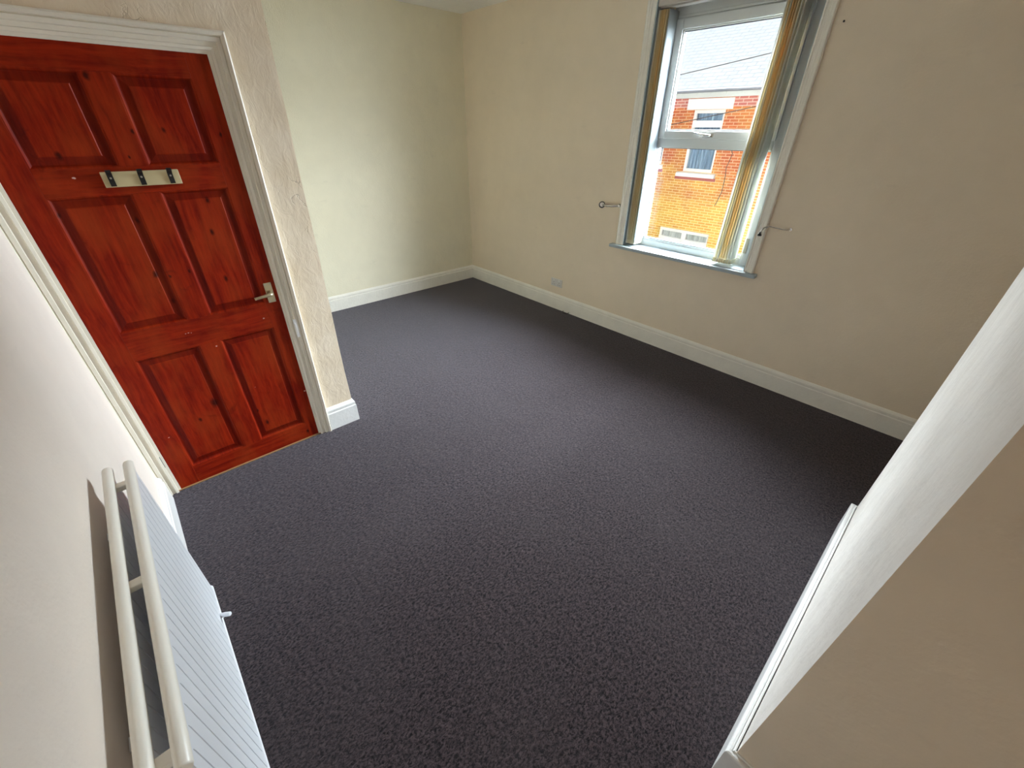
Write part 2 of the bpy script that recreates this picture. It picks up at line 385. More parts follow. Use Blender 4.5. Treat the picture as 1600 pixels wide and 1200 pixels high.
# door wall: lumpy strip beside the door, the part over it, and the return behind
LEAN = 0.0137
bm = new()
DS0, DS1, DZ1 = 0.190, 0.990, 1.925
NZ = 14
def wob(z, k): return noise.noise(Vector((k, 0, z * 3.1))) * 0.005
for i in range(NZ):                                  # outer corner strip, slightly wavy like the old plaster edge
    z0 = H * i / NZ; z1 = H * (i + 1) / NZ
    a0 = -LEAN * z0 + wob(z0, 1); a1 = -LEAN * z1 + wob(z1, 1)
    if z1 <= DZ1 or True:
        s1 = DS0
        v = [D(a0, 0, z0), D(s1, 0, z0), D(s1, -0.13, z0), D(a0 - 0.0, -0.13, z0), D(a1, 0, z1), D(s1, 0, z1), D(s1, -0.13, z1), D(a1, -0.13, z1)]
        hexa(bm, v)
def DB(a, b):
    hexa(bm, [D(*q) for q in ((a[0], a[1], a[2]), (b[0], a[1], a[2]), (b[0], b[1], a[2]), (a[0], b[1], a[2]), (a[0], a[1], b[2]), (b[0], a[1], b[2]), (b[0], b[1], b[2]), (a[0], b[1], b[2]))])
DB((DS0, -0.13, DZ1), (1.2, 0, H)); DB((DS1, -0.13, 0), (1.2, 0, DZ1))
bmesh.ops.remove_doubles(bm, verts=bm.verts, dist=1e-5)
struct(obj('wall_door', bm, M_plaster), 'lumpy plastered wall that holds the red door')
bm = new(); hexa(bm, [(-0.04, -2.4877, 0), (1.82, -2.4877, 0), (1.82, -2.6, 0), (-0.04, -2.6, 0), (-0.04, -2.4877 + LEAN * H, H), (1.82, -2.4877 + LEAN * H, H), (1.82, -2.6, H), (-0.04, -2.6, H)])
struct(obj('wall_return', bm, M_wall2))
bm = new(); box(bm, (1.7, YF - 0.15, -0.1), (XW + 0.15, YF, H)); struct(obj('wall_front', bm, M_wallr), 'pale wall behind the radiator')
bm = new(); box(bm, (XW, YF, -0.1), (XW + 0.15, 0.0, H)); struct(obj('wall_right', bm, M_wall))
# chimney breast; its face leans back a touch
CY0, CY1 = -1.11, -2.43
fx = [(z, 4.3935 + 0.0164 * z) for z in (0, 0.3, 0.6, 0.9, 1.2, 1.5, 2.0, H)]
bm = new(); ny = 10
cols = []
for z, x in fx:
    row = []
    for j in range(ny + 1):
        y = CY0 + (CY1 - CY0) * j / ny
        row.append(bm.verts.new((x, y, z)))
    cols.append(row)
for a, b in zip(cols, cols[1:]):
    for j in range(ny): bm.faces.new((a[j], a[j + 1], b[j + 1], b[j]))
for jj, yy in ((0, CY0), (ny, CY1)):
    back = [bm.verts.new((XW, yy, z)) for z, x in fx]
    for i in range(len(fx) - 1):
        f = bm.faces.new((cols[i][jj], cols[i + 1][jj], back[i + 1], back[i])); f.material_index = 1 if jj else 0
struct(obj('wall_chimney', bm, [M_chim, M_wall]), 'pale chimney breast with a grubby worn face')

# ------------------------------------------------------------------ skirtings
HS = 0.157
SK = [(0, 0.0), (0.020, 0.0), (0.020, 0.116), (0.0155, 0.121), (0.0155, 0.126), (0.0175, 0.131), (0.0165, 0.141), (0.010, 0.150), (0.003, HS), (0, HS)]
def skirt(name, path, mat, prof=SK, hz=None, lab=None):
    """path on the floor, walked with the room on its right-hand side"""
    bm = new(); rings = []
    P = [Vector(p) for p in path]
    for i, p in enumerate(P):
        d0 = (P[i] - P[i - 1]).normalized() if i > 0 else None
        d1 = (P[i + 1] - P[i]).normalized() if i < len(P) - 1 else None
        n0 = Vector((d0.y, -d0.x)) if d0 else None; n1 = Vector((d1.y, -d1.x)) if d1 else None
        if n0 and n1: m = (n0 + n1).normalized(); m = m / m.dot(n1)
        else: m = n0 or n1
        rings.append([bm.verts.new((p.x + m.x * o, p.y + m.y * o, z)) for o, z in prof])
    for a, b in zip(rings, rings[1:]):
        for k in range(len(prof) - 1): bm.faces.new((a[k], a[k + 1], b[k + 1], b[k]))
    bm.faces.new(rings[0]); bm.faces.new(rings[-1][::-1])
    return struct(obj(name, bm, mat), lab)
skirt('baseboard_back', [(0.0, 0.0), (XW, 0.0)], M_skirt)
skirt('baseboard_left', [(-0.03, -2.48), (0.0, 0.0)], M_skirt)
A = D(0.163, 0, 0); B = D(0, 0, 0)
skirt('baseboard_door', [(A.x, A.y), (B.x, B.y), (0.0, B.y + 0.0)], M_skirtc, lab='short white skirting on the corner beside the door')
skirt('baseboard_front', [(XW, YF), (1.98, YF)], M_skirtc)
SKC = [(0.0, 0.0), (0.021, 0.0), (0.021, 0.150), (0.019, 0.155), (0.014, 0.157), (0.0085, 0.157), (0.0080, 0.1545), (0.0065, 0.1545), (0.006, 0.159), (0.003, 0.161), (0.0, 0.160)]
skirt('baseboard_chimney', [(XW, CY0), (4.393, CY0), (4.393, CY1), (XW, CY1)], M_skirtc, SKC, lab='white skirting round the chimney breast')
skirt('baseboard_right', [(XW, 0), (XW, CY0)], M_skirt); skirt('baseboard_right', [(XW, CY1), (XW, YF)], M_skirt)

# ------------------------------------------------------------------ door with six raised panels
door = empty('door_1', D(0.6, 0, 0)); struct(door, 'red stained six panel pine door')
TH = 0.004
def shs(s, z):      # the frame has dropped out of square on the latch side
    return s + (0.012 - 0.024 * z / 1.9) * max(0.0, min(1.0, (0.32 - s) / 0.1))
rows = [(0.112, 0.750), (0.884, 1.424), (1.518, 1.815)]
colsx = [(0.298, 0.543), (0.630, 0.878)]
ss = [0.196, 0.298, 0.543, 0.630, 0.878, 0.986]
bm = new()
F0 = -0.002
def fb(s0, s1, z0, z1, mi):
    hexa(bm, [D(shs(s, z) if s < 0.25 else s, o, z) for s, o, z in ((s0, F0 - 0.038, z0), (s1, F0 - 0.038, z0), (s1, F0, z0), (s0, F0, z0), (s0, F0 - 0.038, z1), (s1, F0 - 0.038, z1), (s1, F0, z1), (s0, F0, z1))], mi, 0.0012)
fb(0.205, 0.298, 0.006, 1.912, 0); fb(0.878, 0.986, 0.006, 1.912, 0)
for z0, z1 in ((0.006, 0.112), (0.750, 0.884), (1.424, 1.518), (1.815, 1.912)): fb(0.298, 0.878, z0, z1, 1)
for z0, z1 in rows: fb(0.543, 0.630, z0, z1, 0)
obj('door_frame', bm, [M_redv, M_redh], door)
for z0, z1 in rows:
    for s0, s1 in colsx:
        bm = new()
        loops = []
        for ins, off in ((-0.001, -0.003), (0.003, -0.0035), (0.007, -0.009), (0.010, -0.0125), (0.014, -0.0135), (0.037, -0.0095), (0.040, -0.0070)):
            loops.append([bm.verts.new(D(s, off, z)) for s, z in ((s0 + ins, z0 + ins), (s1 - ins, z0 + ins), (s1 - ins, z1 - ins), (s0 + ins, z1 - ins))])
        for a, b in zip(loops, loops[1:]):
            for k in range(4):
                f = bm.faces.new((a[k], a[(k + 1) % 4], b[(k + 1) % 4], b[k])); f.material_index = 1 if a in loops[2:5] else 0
        bm.faces.new(loops[-1])
        bk = [bm.verts.new(D(s, -0.034, z)) for s, z in ((s0 - 0.001, z0 - 0.001), (s1 + 0.001, z0 - 0.001), (s1 + 0.001, z1 + 0.001), (s0 - 0.001, z1 + 0.001))]
        for k in range(4): bm.faces.new((bk[k], bk[(k + 1) % 4], loops[0][(k + 1) % 4], loops[0][k]))
        bm.faces.new(bk[::-1])
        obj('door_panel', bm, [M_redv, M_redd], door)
# lever handle on its plate
bm = new(); box(bm, (0.2475, F0, 0.882), (0.2825, F0 + 0.004, 0.984), bev=0.0015, T=D)
hd = obj('handle', bm, M_brass, door); hd['label'] = 'satin brass lever handle'
bm = new()
tube(bm, [D(0.266, F0 + 0.002, 0.932), D(0.266, F0 + 0.030, 0.932), D(0.268, F0 + 0.040, 0.932)], [0.0125, 0.0105, 0.010], 20)
tube(bm, [D(0.262, F0 + 0.036, 0.933), D(0.275, F0 + 0.040, 0.933), D(0.30, F0 + 0.041, 0.931), D(0.33, F0 + 0.040, 0.928), D(0.345, F0 + 0.038, 0.926)], [0.009, 0.0095, 0.0078, 0.0068, 0.0075], 16)
obj('lever', bm, M_brass, hd)
for s, z in ((0.254, 0.976), (0.276, 0.976), (0.254, 0.890), (0.276, 0.890)):
    bm = new(); disc(bm, D(s, F0 + 0.0035, z), DN, 0.0028, 0.0012, 10); obj('screw', bm, M_screw, hd)
for z in (0.205, 1.66):                             # hinges at the left
    bm = new(); tube(bm, [D(0.979, F0 + 0.004, z - 0.035), D(0.979, F0 + 0.004, z + 0.035)], 0.005, 10)
    obj('hinge', bm, M_black, door)
# lock keep on the latch side
bm = new(); box(bm, (0.186, 0.0135, 0.668), (0.203, 0.0200, 0.772), bev=0.001, T=D); box(bm, (0.190, 0.020, 0.690), (0.199, 0.0225, 0.750), bev=0.001, T=D)
kp = obj('lock_keep', bm, M_skirtc, door); kp['label'] = 'white painted lock keep'

# architrave around the door
AP = [(-0.012, -0.03), (-0.012, 0.003), (0, 0.003), (0.0, 0.013), (0.010, 0.0155), (0.013, 0.0095), (0.027, 0.0110), (0.029, 0.0185), (0.042, 0.0200), (0.045, 0.0145), (0.048, 0.0240), (0.058, 0.0290), (0.063, 0.0260), (0.065, 0.018), (0.065, -0.004)]
bm = new()
def fr(u, v, o): return D(shs(u, v) if u < 0.3 else u, o, v)
# walk up the latch side, across and down: outward is on the left of travel, so negate
pth = [(0.2185, 0.0), (0.2185, 1.906), (0.976, 1.906), (0.976, 0.0)]
def dsweep(bm, path, prof):
    P = [Vector(p) for p in path]; rings = []
    for i, p in enumerate(P):
        d0 = (P[i] - P[i - 1]).normalized() if i > 0 else None
        d1 = (P[i + 1] - P[i]).normalized() if i < len(P) - 1 else None
        n0 = Vector((-d0.y, d0.x)) if d0 else None; n1 = Vector((-d1.y, d1.x)) if d1 else None
        if n0 and n1: m = (n0 + n1); m = m / (1 + n0.dot(n1))
        else: m = n0 or n1
        n = 1
        rings.append((p, m))
    out = []
    for i in range(len(rings) - 1):
        (p, m), (q, k) = rings[i], rings[i + 1]
        seg = 24 if i != 1 else 8
        for j in range(seg + (1 if i == len(rings) - 2 else 0)):
            t = j / seg; c = p.lerp(q, t); mm = m.lerp(k, t)
            out.append([(c.x + mm.x * a, c.y + mm.y * a, o) for a, o in prof])
    vr = []
    for r in out:
        ring = []
        for (u, v, o) in r:
            u = min(u, 1.0245)
            jit = noise.noise(Vector((u * 20, v * 9, 1.7))) * 0.0012
            ring.append(bm.verts.new(fr(u, v, o + (jit if o > 0.006 else 0))))
        vr.append(ring)
    for a, b in zip(vr, vr[1:]):
        for k in range(len(prof) - 1): bm.faces.new((a[k], a[k + 1], b[k + 1], b[k]))
    bm.faces.new(vr[0]); bm.faces.new(vr[-1][::-1])
dsweep(bm, pth, AP)
struct(obj('trim_1', bm, M_arch), 'chipped cream architrave round the red door')
bm = new(); box(bm, (0.20, -0.03, 0.0), (0.985, 0.006, 0.006), bev=0.002, T=D); struct(obj('trim_2', bm, M_thresh), 'thin brown threshold strip')

# ------------------------------------------------------------------ coat rack on the door
rack = tag(empty('coat_rack', D(0.577, F0, 1.45)), 'small cream board with three black hooks fixed to the red door', 'coat rack')
bm = new(); box(bm, (0.455, F0 + 0.0005, 1.450), (0.699, F0 + 0.013, 1.503), bev=0.002, T=D); obj('board', bm, M_board, rack)
for s in (0.6735, 0.5805, 0.4865):
    bm = new(); o0 = F0 + 0.0132; wd = 0.0085
    pr_ = [(1.453, 0.0), (1.457, 0.0035), (1.470, 0.0045), (1.480, 0.0035), (1.490, 0.006), (1.498, 0.014), (1.505, 0.026), (1.510, 0.028)]
    pin = [(z - 0.0, o) for z, o in pr_]
    for (z0, o), (z1, p) in zip(pr_, pr_[1:]):
        hexa(bm, [D(s - wd, o0 + o, z0), D(s + wd, o0 + o, z0), D(s + wd, o0 + max(0, o - 0.004), z0 + 0.001), D(s - wd, o0 + max(0, o - 0.004), z0 + 0.001),
                  D(s - wd, o0 + p, z1), D(s + wd, o0 + p, z1), D(s + wd, o0 + max(0, p - 0.004), z1 + 0.001), D(s - wd, o0 + max(0, p - 0.004), z1 + 0.001)])
    hk = obj('hook', bm, M_black, rack)
    bm = new(); disc(bm, D(s, o0 + 0.003, 1.482), DN, 0.0035, 0.002, 12); obj('screw', bm, M_screw, hk)

# ------------------------------------------------------------------ window
win = empty('window_1', (2.72, 0.14, WZ0)); struct(win, 'white double glazed window with an opening top sash')
def wbox(bm, x0, x1, z0, z1, y0, y1, bev=0.003, mi=0): box(bm, (x0, y0, z0), (x1, y1, z1), mi, bev)
FY = 0.135
bm = new()
wbox(bm, WX0, 2.302, WZ0, WZ1, FY, 0.200); wbox(bm, 3.138, WX1, WZ0, WZ1, FY, 0.200)
wbox(bm, 2.302, 3.138, WZ0, 0.846, FY, 0.200); wbox(bm, 2.302, 3.138, 1.538, 1.600, FY, 0.200); wbox(bm, 2.302, 3.138, 2.296, WZ1, FY, 0.200)
wbox(bm, 2.302, 3.138, 0.846, 0.863, FY + 0.010, 0.19)            # glazing bead
wbox(bm, 2.290, 3.150, 2.302, 2.318, FY - 0.006, 0.19)
wbox(bm, 2.215, 2.290, 0.80, 2.40, FY - 0.004, FY + 0.01); wbox(bm, 3.150, 3.226, 0.80, 2.40, FY - 0.004, FY + 0.01)
obj('window_frame', bm, M_upvc, win)
SY = 0.120
bm = new()
wbox(bm, 2.294, 2.352, 1.600, 2.296, SY, 0.18); wbox(bm, 3.088, 3.146, 1.600, 2.296, SY, 0.18)
wbox(bm, 2.352, 3.088, 1.600, 1.648, SY, 0.18); wbox(bm, 2.352, 3.088, 2.240, 2.296, SY, 0.18)
for x0, x1, z0, z1 in ((2.352, 2.362, 1.648, 2.24), (3.078, 3.088, 1.648, 2.24), (2.352, 3.088, 1.648, 1.658), (2.352, 3.088, 2.230, 2.240)):
    wbox(bm, x0, x1, z0, z1, SY + 0.012, 0.17, 0.002)
sash = obj('window_sash', bm, M_upvc, win)
bm = new(); wbox(bm, 2.357, 3.083, 1.653, 2.235, 0.150, 0.156, 0); obj('pane', bm, M_glass, sash)
bm = new()
for x0, x1, z0, z1 in ((2.362, 2.3655, 1.658, 2.23), (3.0745, 3.078, 1.658, 2.23), (2.362, 3.078, 1.658, 1.6615), (2.362, 3.078, 2.2265, 2.230)): wbox(bm, x0, x1, z0, z1, 0.140, 0.149, 0)
obj('gasket', bm, M_gasket, sash)
bm = new(); wbox(bm, 2.305, 3.135, 0.850, 1.536, 0.160, 0.166, 0); obj('pane', bm, M_glass, win)
bm = new()
for x0, x1, z0, z1 in ((2.302, 2.3055, 0.863, 1.538), (3.1345, 3.138, 0.863, 1.538), (2.302, 3.138, 0.863, 0.8665), (2.302, 3.138, 1.5345, 1.538)): wbox(bm, x0, x1, z0, z1, 0.145, 0.158, 0)
obj('gasket', bm, M_gasket, win)
# espag handle on the sash
bm = new(); box(bm, (2.655, SY - 0.008, 1.612), (2.735, SY, 1.634), bev=0.004)
tube(bm, [(2.715, SY - 0.004, 1.623), (2.715, SY - 0.022, 1.623), (2.700, SY - 0.030, 1.623), (2.66, SY - 0.032, 1.628), (2.60, SY - 0.030, 1.640)], [0.009, 0.008, 0.008, 0.007, 0.0055], 12)
hnd = obj('handle', bm, M_chrome, sash); hnd['label'] = 'chrome window handle'
bm = new(); wbox(bm, 3.150, 3.172, 0.887, 0.992, FY - 0.009, FY - 0.003, 0.001); obj('restrictor_plate', bm, simple('dull_bronze', (0.36, 0.33, 0.25, 1), 0.5), win)
# reveal linings, sill board
bm = new()
box(bm, (WX0 - 0.006, -0.004, WZ0), (WX0 + 0.004, FY, WZ1)); box(bm, (WX1 - 0.004, -0.004, WZ0), (WX1 + 0.006, FY, WZ1)); box(bm, (WX0, -0.004, WZ1 - 0.006), (WX1, FY, WZ1 + 0.004))
obj('reveal_lining', bm, M_sill, win)
bm = new()
box(bm, (WX0, -0.03, 0.773), (WX1, FY + 0.004, 0.799), bev=0.002)
box(bm, (2.092, -0.052, 0.772), (3.334, -0.0005, 0.799), bev=0.006)
obj('window_sill', bm, M_sill, win)
# architrave
WP = [(0.0, -0.003), (0.0, 0.012), (0.009, 0.014), (0.013, 0.010), (0.026, 0.0115), (0.031, 0.016), (0.042, 0.017), (0.046, 0.022), (0.058, 0.025), (0.064, 0.020), (0.064, -0.003)]
bm = new()
P3 = [(WX1 + 0.002, 0.799), (WX1 + 0.002, WZ1), (WX0 - 0.002, WZ1), (WX0 - 0.002, 0.799)]
sweep(bm, P3, WP, lambda u, v, o: Vector((u, -o, v)))
struct(obj('trim_3', bm, M_warch), 'moulded cream architrave round the window')

# ------------------------------------------------------------------ vertical blind, drawn back to both sides
bl = tag(empty('vertical_blind', (2.72, 0.05, 0.80)), 'old vertical blind with yellow stained slats drawn to both sides of the window', 'blind')
bm = new(); box(bm, (2.212, 0.030, 2.352), (3.230, 0.085, 2.392), bev=0.003)
box(bm, (2.212, -0.002, 2.358), (3.230, 0.012, 2.415), bev=0.003)
hr = obj('headrail', bm, M_headrail, bl); hr['label'] = 'grey headrail'
def slat(xf_t, xb_t, xf_b, xb_b, y0, y1, mat, z0=0.822, z1=2.340):
    """one hanging fabric slat, gently cupped across its width"""
    bm = new(); nz = 10; nw = 5; th = 0.0009
    grid = []
    for i in range(nz + 1):
        z = z1 + (z0 - z1) * i / nz; t = i / nz; row = []
        for j in range(nw + 1):
            u = j / nw
            xf = xf_t + (xf_b - xf_t) * t; xb = xb_t + (xb_b - xb_t) * t
            x = xf + (xb - xf) * u + 0.0025 * math.sin(math.pi * u) + 0.0003 * math.sin(z * 9 + xf * 40)
            row.append((x, y0 + (y1 - y0) * u, z))
        grid.append(row)
    A_ = [[bm.verts.new((x - th, y, z)) for x, y, z in r] for r in grid]; B_ = [[bm.verts.new((x + th, y, z)) for x, y, z in r] for r in grid]
    for i in range(nz):
        for j in range(nw):
            for G_ in (A_, B_):
                f = bm.faces.new((G_[i][j], G_[i][j + 1], G_[i + 1][j + 1], G_[i + 1][j])); f.smooth = True
        bm.faces.new((A_[i][0], B_[i][0], B_[i + 1][0], A_[i + 1][0])); bm.faces.new((A_[i][nw], B_[i][nw], B_[i + 1][nw], A_[i + 1][nw]))
    for j in range(nw):
        bm.faces.new((A_[0][j], A_[0][j + 1], B_[0][j + 1], B_[0][j])); bm.faces.new((A_[nz][j], A_[nz][j + 1], B_[nz][j + 1], B_[nz][j]))
    s = obj('slat', bm, mat, bl)
    bm = new()
    box(bm, (min(xf_b, xb_b) - 0.003, y0 + 0.006, z0 - 0.004), (max(xf_b, xb_b) + 0.005, y1 - 0.006, z0 + 0.026), bev=0.001)
    obj('bottom_weight', bm, M_slat_c, s)
    bm = new(); tube(bm, [((xf_t + xb_t) / 2, (y0 + y1) / 2, z1 - 0.002), ((xf_t + xb_t) / 2, (y0 + y1) / 2, z1 + 0.013)], 0.004, 8)
    obj('hanger', bm, M_slat_c, s)
LS = [(2.222, M_slat_w, 0.000), (2.232, M_slat_c, -0.002), (2.243, M_slat_y, 0.001), (2.254, M_slat_y, 0.000), (2.266, M_slat_y, -0.002), (2.279, M_slat_c, 0.003), (2.299, M_slat_g, 0.004)]
for x, m, dy in LS: slat(x, x + 0.002, x + 0.001, x + 0.003, 0.0035 + dy, (0.127 if m is M_slat_g else 0.112 + dy), m)
RS = [(3.036, 2.994, M_slat_w, -0.012), (3.046, 3.008, M_slat_c, -0.006), (3.057, 3.024, M_slat_w, 0.0), (3.069, 3.041, M_slat_y, -0.004), (3.082, 3.058, M_slat_y, 0.002), (3.096, 3.078, M_slat_c, -0.003), (3.112, 3.096, M_slat_w, 0.0), (3.128, 3.114, M_slat_w, 0.004)]
for xt, xb, m, dy in RS: slat(xt, xt + 0.004, xb, xb + 0.006, -0.0005 + max(dy, -0.004) + 0.006, 0.108 + dy, m)

# ------------------------------------------------------------------ curtain holdbacks either side
t1 = tag(empty('curtain_holdback', (2.07, -0.02, 1.09)), 'chrome curtain holdback left of the window with a black rimmed round end', 'curtain holdback', 'curtain holdbacks')
bm = new(); tube(bm, [(2.118, 0.0, 1.106), (2.118, -0.020, 1.106), (2.105, -0.040, 1.106), (2.07, -0.052, 1.103), (2.03, -0.058, 1.101), (1.985, -0.058, 1.101)], [0.012, 0.011, 0.0095, 0.009, 0.009, 0.009], 12); tube(bm, [(2.118, 0.0, 1.106), (2.118, -0.004, 1.106)], 0.016, 18); obj('arm', bm, M_chrome, t1)
bm = new(); dd = Vector((0.55, -0.75, 0.35)); disc(bm, Vector((1.968, -0.048, 1.100)), dd, 0.027, 0.016, 24, 0.003); kb = obj('end_cap', bm, M_black, t1)
bm = new(); disc(bm, Vector((1.968, -0.048, 1.100)) + dd.normalized() * 0.0155, dd, 0.0185, 0.002, 20); f_ = obj('cap_face', bm, simple('pale_cap_face', (0.8, 0.78, 0.74, 1), 0.4), kb)
t2 = tag(empty('curtain_holdback', (3.36, -0.02, 1.05)), 'chrome curtain holdback right of the window, thin curved arm and black tip', 'curtain holdback', 'curtain holdbacks')
bm = new(); tube(bm, [(3.440, 0.0, 1.112), (3.436, -0.012, 1.112), (3.40, -0.028, 1.112), (3.36, -0.045, 1.119), (3.325, -0.055, 1.124), (3.298, -0.058, 1.112), (3.286, -0.058, 1.090), (3.285, -0.058, 1.066)], [0.004, 0.0038, 0.0035, 0.0035, 0.0042, 0.0062, 0.0078, 0.0088], 12); tube(bm, [(3.440, 0.0, 1.112), (3.440, -0.004, 1.112)], 0.009, 14); obj('arm', bm, M_chrome, t2)
bm = new(); disc(bm, (3.285, -0.058, 1.068), (0.05, -0.35, -0.93), 0.0125, 0.012, 20, 0.002); obj('end_cap', bm, M_black, t2)

# ------------------------------------------------------------------ socket, nail, cable
sk = tag(empty('wall_socket', (1.47, 0, 0.240)), 'white double power socket low on the wall left of the window', 'socket')
bm = new(); box(bm, (1.393, -0.012, 0.240), (1.543, 0.0, 0.322), bev=0.003); obj('plate', bm, M_socket, sk)
for x in (1.432, 1.504):
    bm = new(); box(bm, (x - 0.008, -0.016, 0.296), (x + 0.008, -0.0115, 0.314), bev=0.001); obj('switch', bm, simple('rocker', (0.75, 0.73, 0.7, 1), 0.3), sk)
    bm = new()
    for ax, az in ((0, 0.284), (-0.011, 0.262), (0.011, 0.262)): box(bm, (x + ax - 0.0035, -0.0128, az - 0.0025), (x + ax + 0.0035, -0.0115, az + 0.0025))
    obj('pin_holes', bm, M_black, sk)
bm = new(); tube(bm, [(3.354, 0.002, 2.145), (3.354, -0.010, 2.146)], 0.0022, 10); disc(bm, (3.354, -0.009, 2.146), (0, -1, 0), 0.005, 0.003, 12)
tag(obj('nail', bm, M_black), 'dark nail in the wall beside the top right of the window', 'nail')
bm = new(); tube(bm, [(1.60, -0.022, 0.010), (1.612, -0.040, 0.006), (1.64, -0.055, 0.005), (1.672, -0.050, 0.006), (1.682, -0.034, 0.010), (1.676, -0.022, 0.014)], 0.0035, 8)
tag(obj('cable_end', bm, M_cable), 'short dark cable end on the carpet below the socket', 'cable')

# ------------------------------------------------------------------ radiator: two ribbed panels under round top tubes
RX0, RX1 = 2.874, 3.772
rad = tag(empty('radiator', (3.32, -3.445, 0.18)), 'white double panel radiator on the pale wall beside the door', 'radiator')
def Rz(x, y, z): return Vector((x, y, z - 0.031 * (x - RX0)))
def rtube(y, z, r):
    bm = new(); n = 18; xs = [RX0, RX0 + 0.002, RX0 + 0.006, RX0 + 0.012]; rs = [0.3, 0.7, 0.93, 1.0]
    k = 16
    for i in range(1, k): xs.append(RX0 + 0.012 + (RX1 - RX0 - 0.016) * i / k); rs.append(1.0 + noise.noise(Vector((i * 0.7, y * 50, 0))) * 0.01)
    xs += [RX1 - 0.004, RX1]; rs += [1.0, 0.9]
    tube(bm, [Rz(x, y, z) for x in xs], [r * q for q in rs], n); return bm
def panel(yf, dirn, z0, z1):
    """pressed steel panel; dirn +1: ribs face the room (+y)"""
    pitch = 0.0425; x0 = RX0 + 0.028; x1 = RX1 - 0.004; gw = 0.0022; gd = 0.0065; bm = new()
    xs = [(x0, 0)]; x = x0 + pitch * 0.6
    while x < x1 - 0.012:
        xs += [(x - gw, 0), (x, gd), (x + gw, 0)]; x += pitch
    xs.append((x1, 0))
    zs = [(z0, 0, -0.006), (z0 + 0.004, 0, 0), (z0 + 0.022, 0, 0), (z0 + 0.034, 1, 0), (z1 - 0.034, 1, 0), (z1 - 0.020, 0, 0), (z1, 0, 0)]
    G = [[bm.verts.new(Rz(xx, yf + dirn * (-g * k + e), z)) for xx, g in xs] for z, k, e in zs]
    for a, b in zip(G, G[1:]):
        for j in range(len(xs) - 1): bm.faces.new((a[j], a[j + 1], b[j + 1], b[j]))
    Bk = [[bm.verts.new(Rz(xx, yf - dirn * 0.011, z)) for xx in (x0, x1)] for z in (z0, z1)]
    bm.faces.new((Bk[0][0], Bk[0][1], Bk[1][1], Bk[1][0]))
    bm.faces.new([r[0] for r in G] + [Bk[1][0], Bk[0][0]]); bm.faces.new([r[-1] for r in G] + [Bk[1][1], Bk[0][1]])
    bm.faces.new([v for v in G[0]] + [Bk[0][1], Bk[0][0]]); bm.faces.new([v for v in G[-1]] + [Bk[1][1], Bk[1][0]])
    return bm
YFp, YBp = -3.4235, -3.4695
p1 = obj('front_panel', panel(YFp + 0.0085, 1, 0.205, 0.817), M_rad, rad)
p2 = obj('back_panel', panel(YBp + 0.0060, 1, 0.205, 0.817), M_rad, rad)
for y, p in ((YFp, p1), (YBp, p2)):
    t_ = obj('top_tube', rtube(y, 0.8225, 0.0125), M_radt, rad); t_['label'] = 'cream top tube'
    obj('bottom_tube', rtube(y, 0.207, 0.0105), M_rad, rad)
for x in (2.965, 3.338, 3.735):
    bm = new(); hexa(bm, [Rz(a, b, c) for a, b, c in ((x - 0.011, YBp + 0.004, 0.806), (x + 0.011, YBp + 0.004, 0.806), (x + 0.011, YFp - 0.004, 0.806), (x - 0.011, YFp - 0.004, 0.806),
                                                      (x - 0.011, YBp + 0.004, 0.822), (x + 0.011, YBp + 0.004, 0.822), (x + 0.011, YFp - 0.004, 0.822), (x - 0.011, YFp - 0.004, 0.822))], 0, 0.002)
    obj('cross_piece', bm, M_radt, rad)
for x in (3.05, 3.62):                               # wall brackets
    bm = new(); hexa(bm, [Rz(a, b, c) for a, b, c in ((x - 0.014, YF + 0.0012, 0.45), (x + 0.014, YF + 0.0012, 0.45), (x + 0.014, YBp - 0.004, 0.45), (x - 0.014, YBp - 0.004, 0.45), (x - 0.014, YF + 0.0012, 0.74), (x + 0.014, YF + 0.0012, 0.74), (x + 0.014, YBp - 0.004, 0.74), (x - 0.014, YBp - 0.004, 0.74))])
    obj('wall_bracket', bm, M_rad, rad)
# end stub and lockshield tail at the near lower corner of the far end, pipes down to the floor
bm = new(); tube(bm, [Rz(3.030, -3.418, 0.222), (3.050, -3.402, 0.232), (3.064, -3.388, 0.238), (3.066, -3.386, 0.239)], [0.0075, 0.0075, 0.0072, 0.005], 12); obj('bleed_stub', bm, M_rad, rad)
for x, s in ((RX0 - 0.012, 1), (RX1 + 0.012, -1)):
    zz = 0.207 - 0.031 * (x - RX0)
    bm = new(); tube(bm, [(x + 0.016 * s, -3.446, zz), (x, -3.446, zz), (x - 0.004 * s, -3.446, zz - 0.01), (x - 0.004 * s, -3.446, 0.0)], 0.007, 12)
    tube(bm, [(x + 0.02 * s, YBp, zz), (x + 0.02 * s, YFp, zz)], 0.007, 10); obj('pipe', bm, M_rad, rad)

# ------------------------------------------------------------------ across the street
ZG = -2.95
bm = new(); box(bm, (-30, 0.6, ZG - 0.3), (30, 30, ZG)); struct(obj('ground', bm, M_road), 'street surface outside')
house = tag(empty('terraced_house', (-1.5, 9.2, ZG)), 'orange brick terraced house with pale slate roof seen through the window', 'house')
HY = 9.0
def openings_wall(bm, x0, x1, z0, z1, ops, y0, y1):
    xs = sorted({x0, x1} | {v for o in ops for v in (o[0], o[1])}); zs = sorted({z0, z1} | {v for o in ops for v in (o[2], o[3])})
    for a, b in zip(xs, xs[1:]):
        for c, d in zip(zs, zs[1:]):
            if any(o[0] <= a and b <= o[1] and o[2] <= c and d <= o[3] for o in ops): continue
            box(bm, (a, y0, c), (b, y1, d))
ops = [(-2.09, -1.235, 0.68, 2.11), (-3.62, -2.76, 0.82, 2.11), (-2.45, -0.89, -2.2, -0.84), (1.55, 2.41, 0.82, 2.11)]
bm = new(); openings_wall(bm, -14, 3.6, ZG, 2.40, ops, HY, HY + 0.25); obj('brick_wall', bm, M_brick, house)
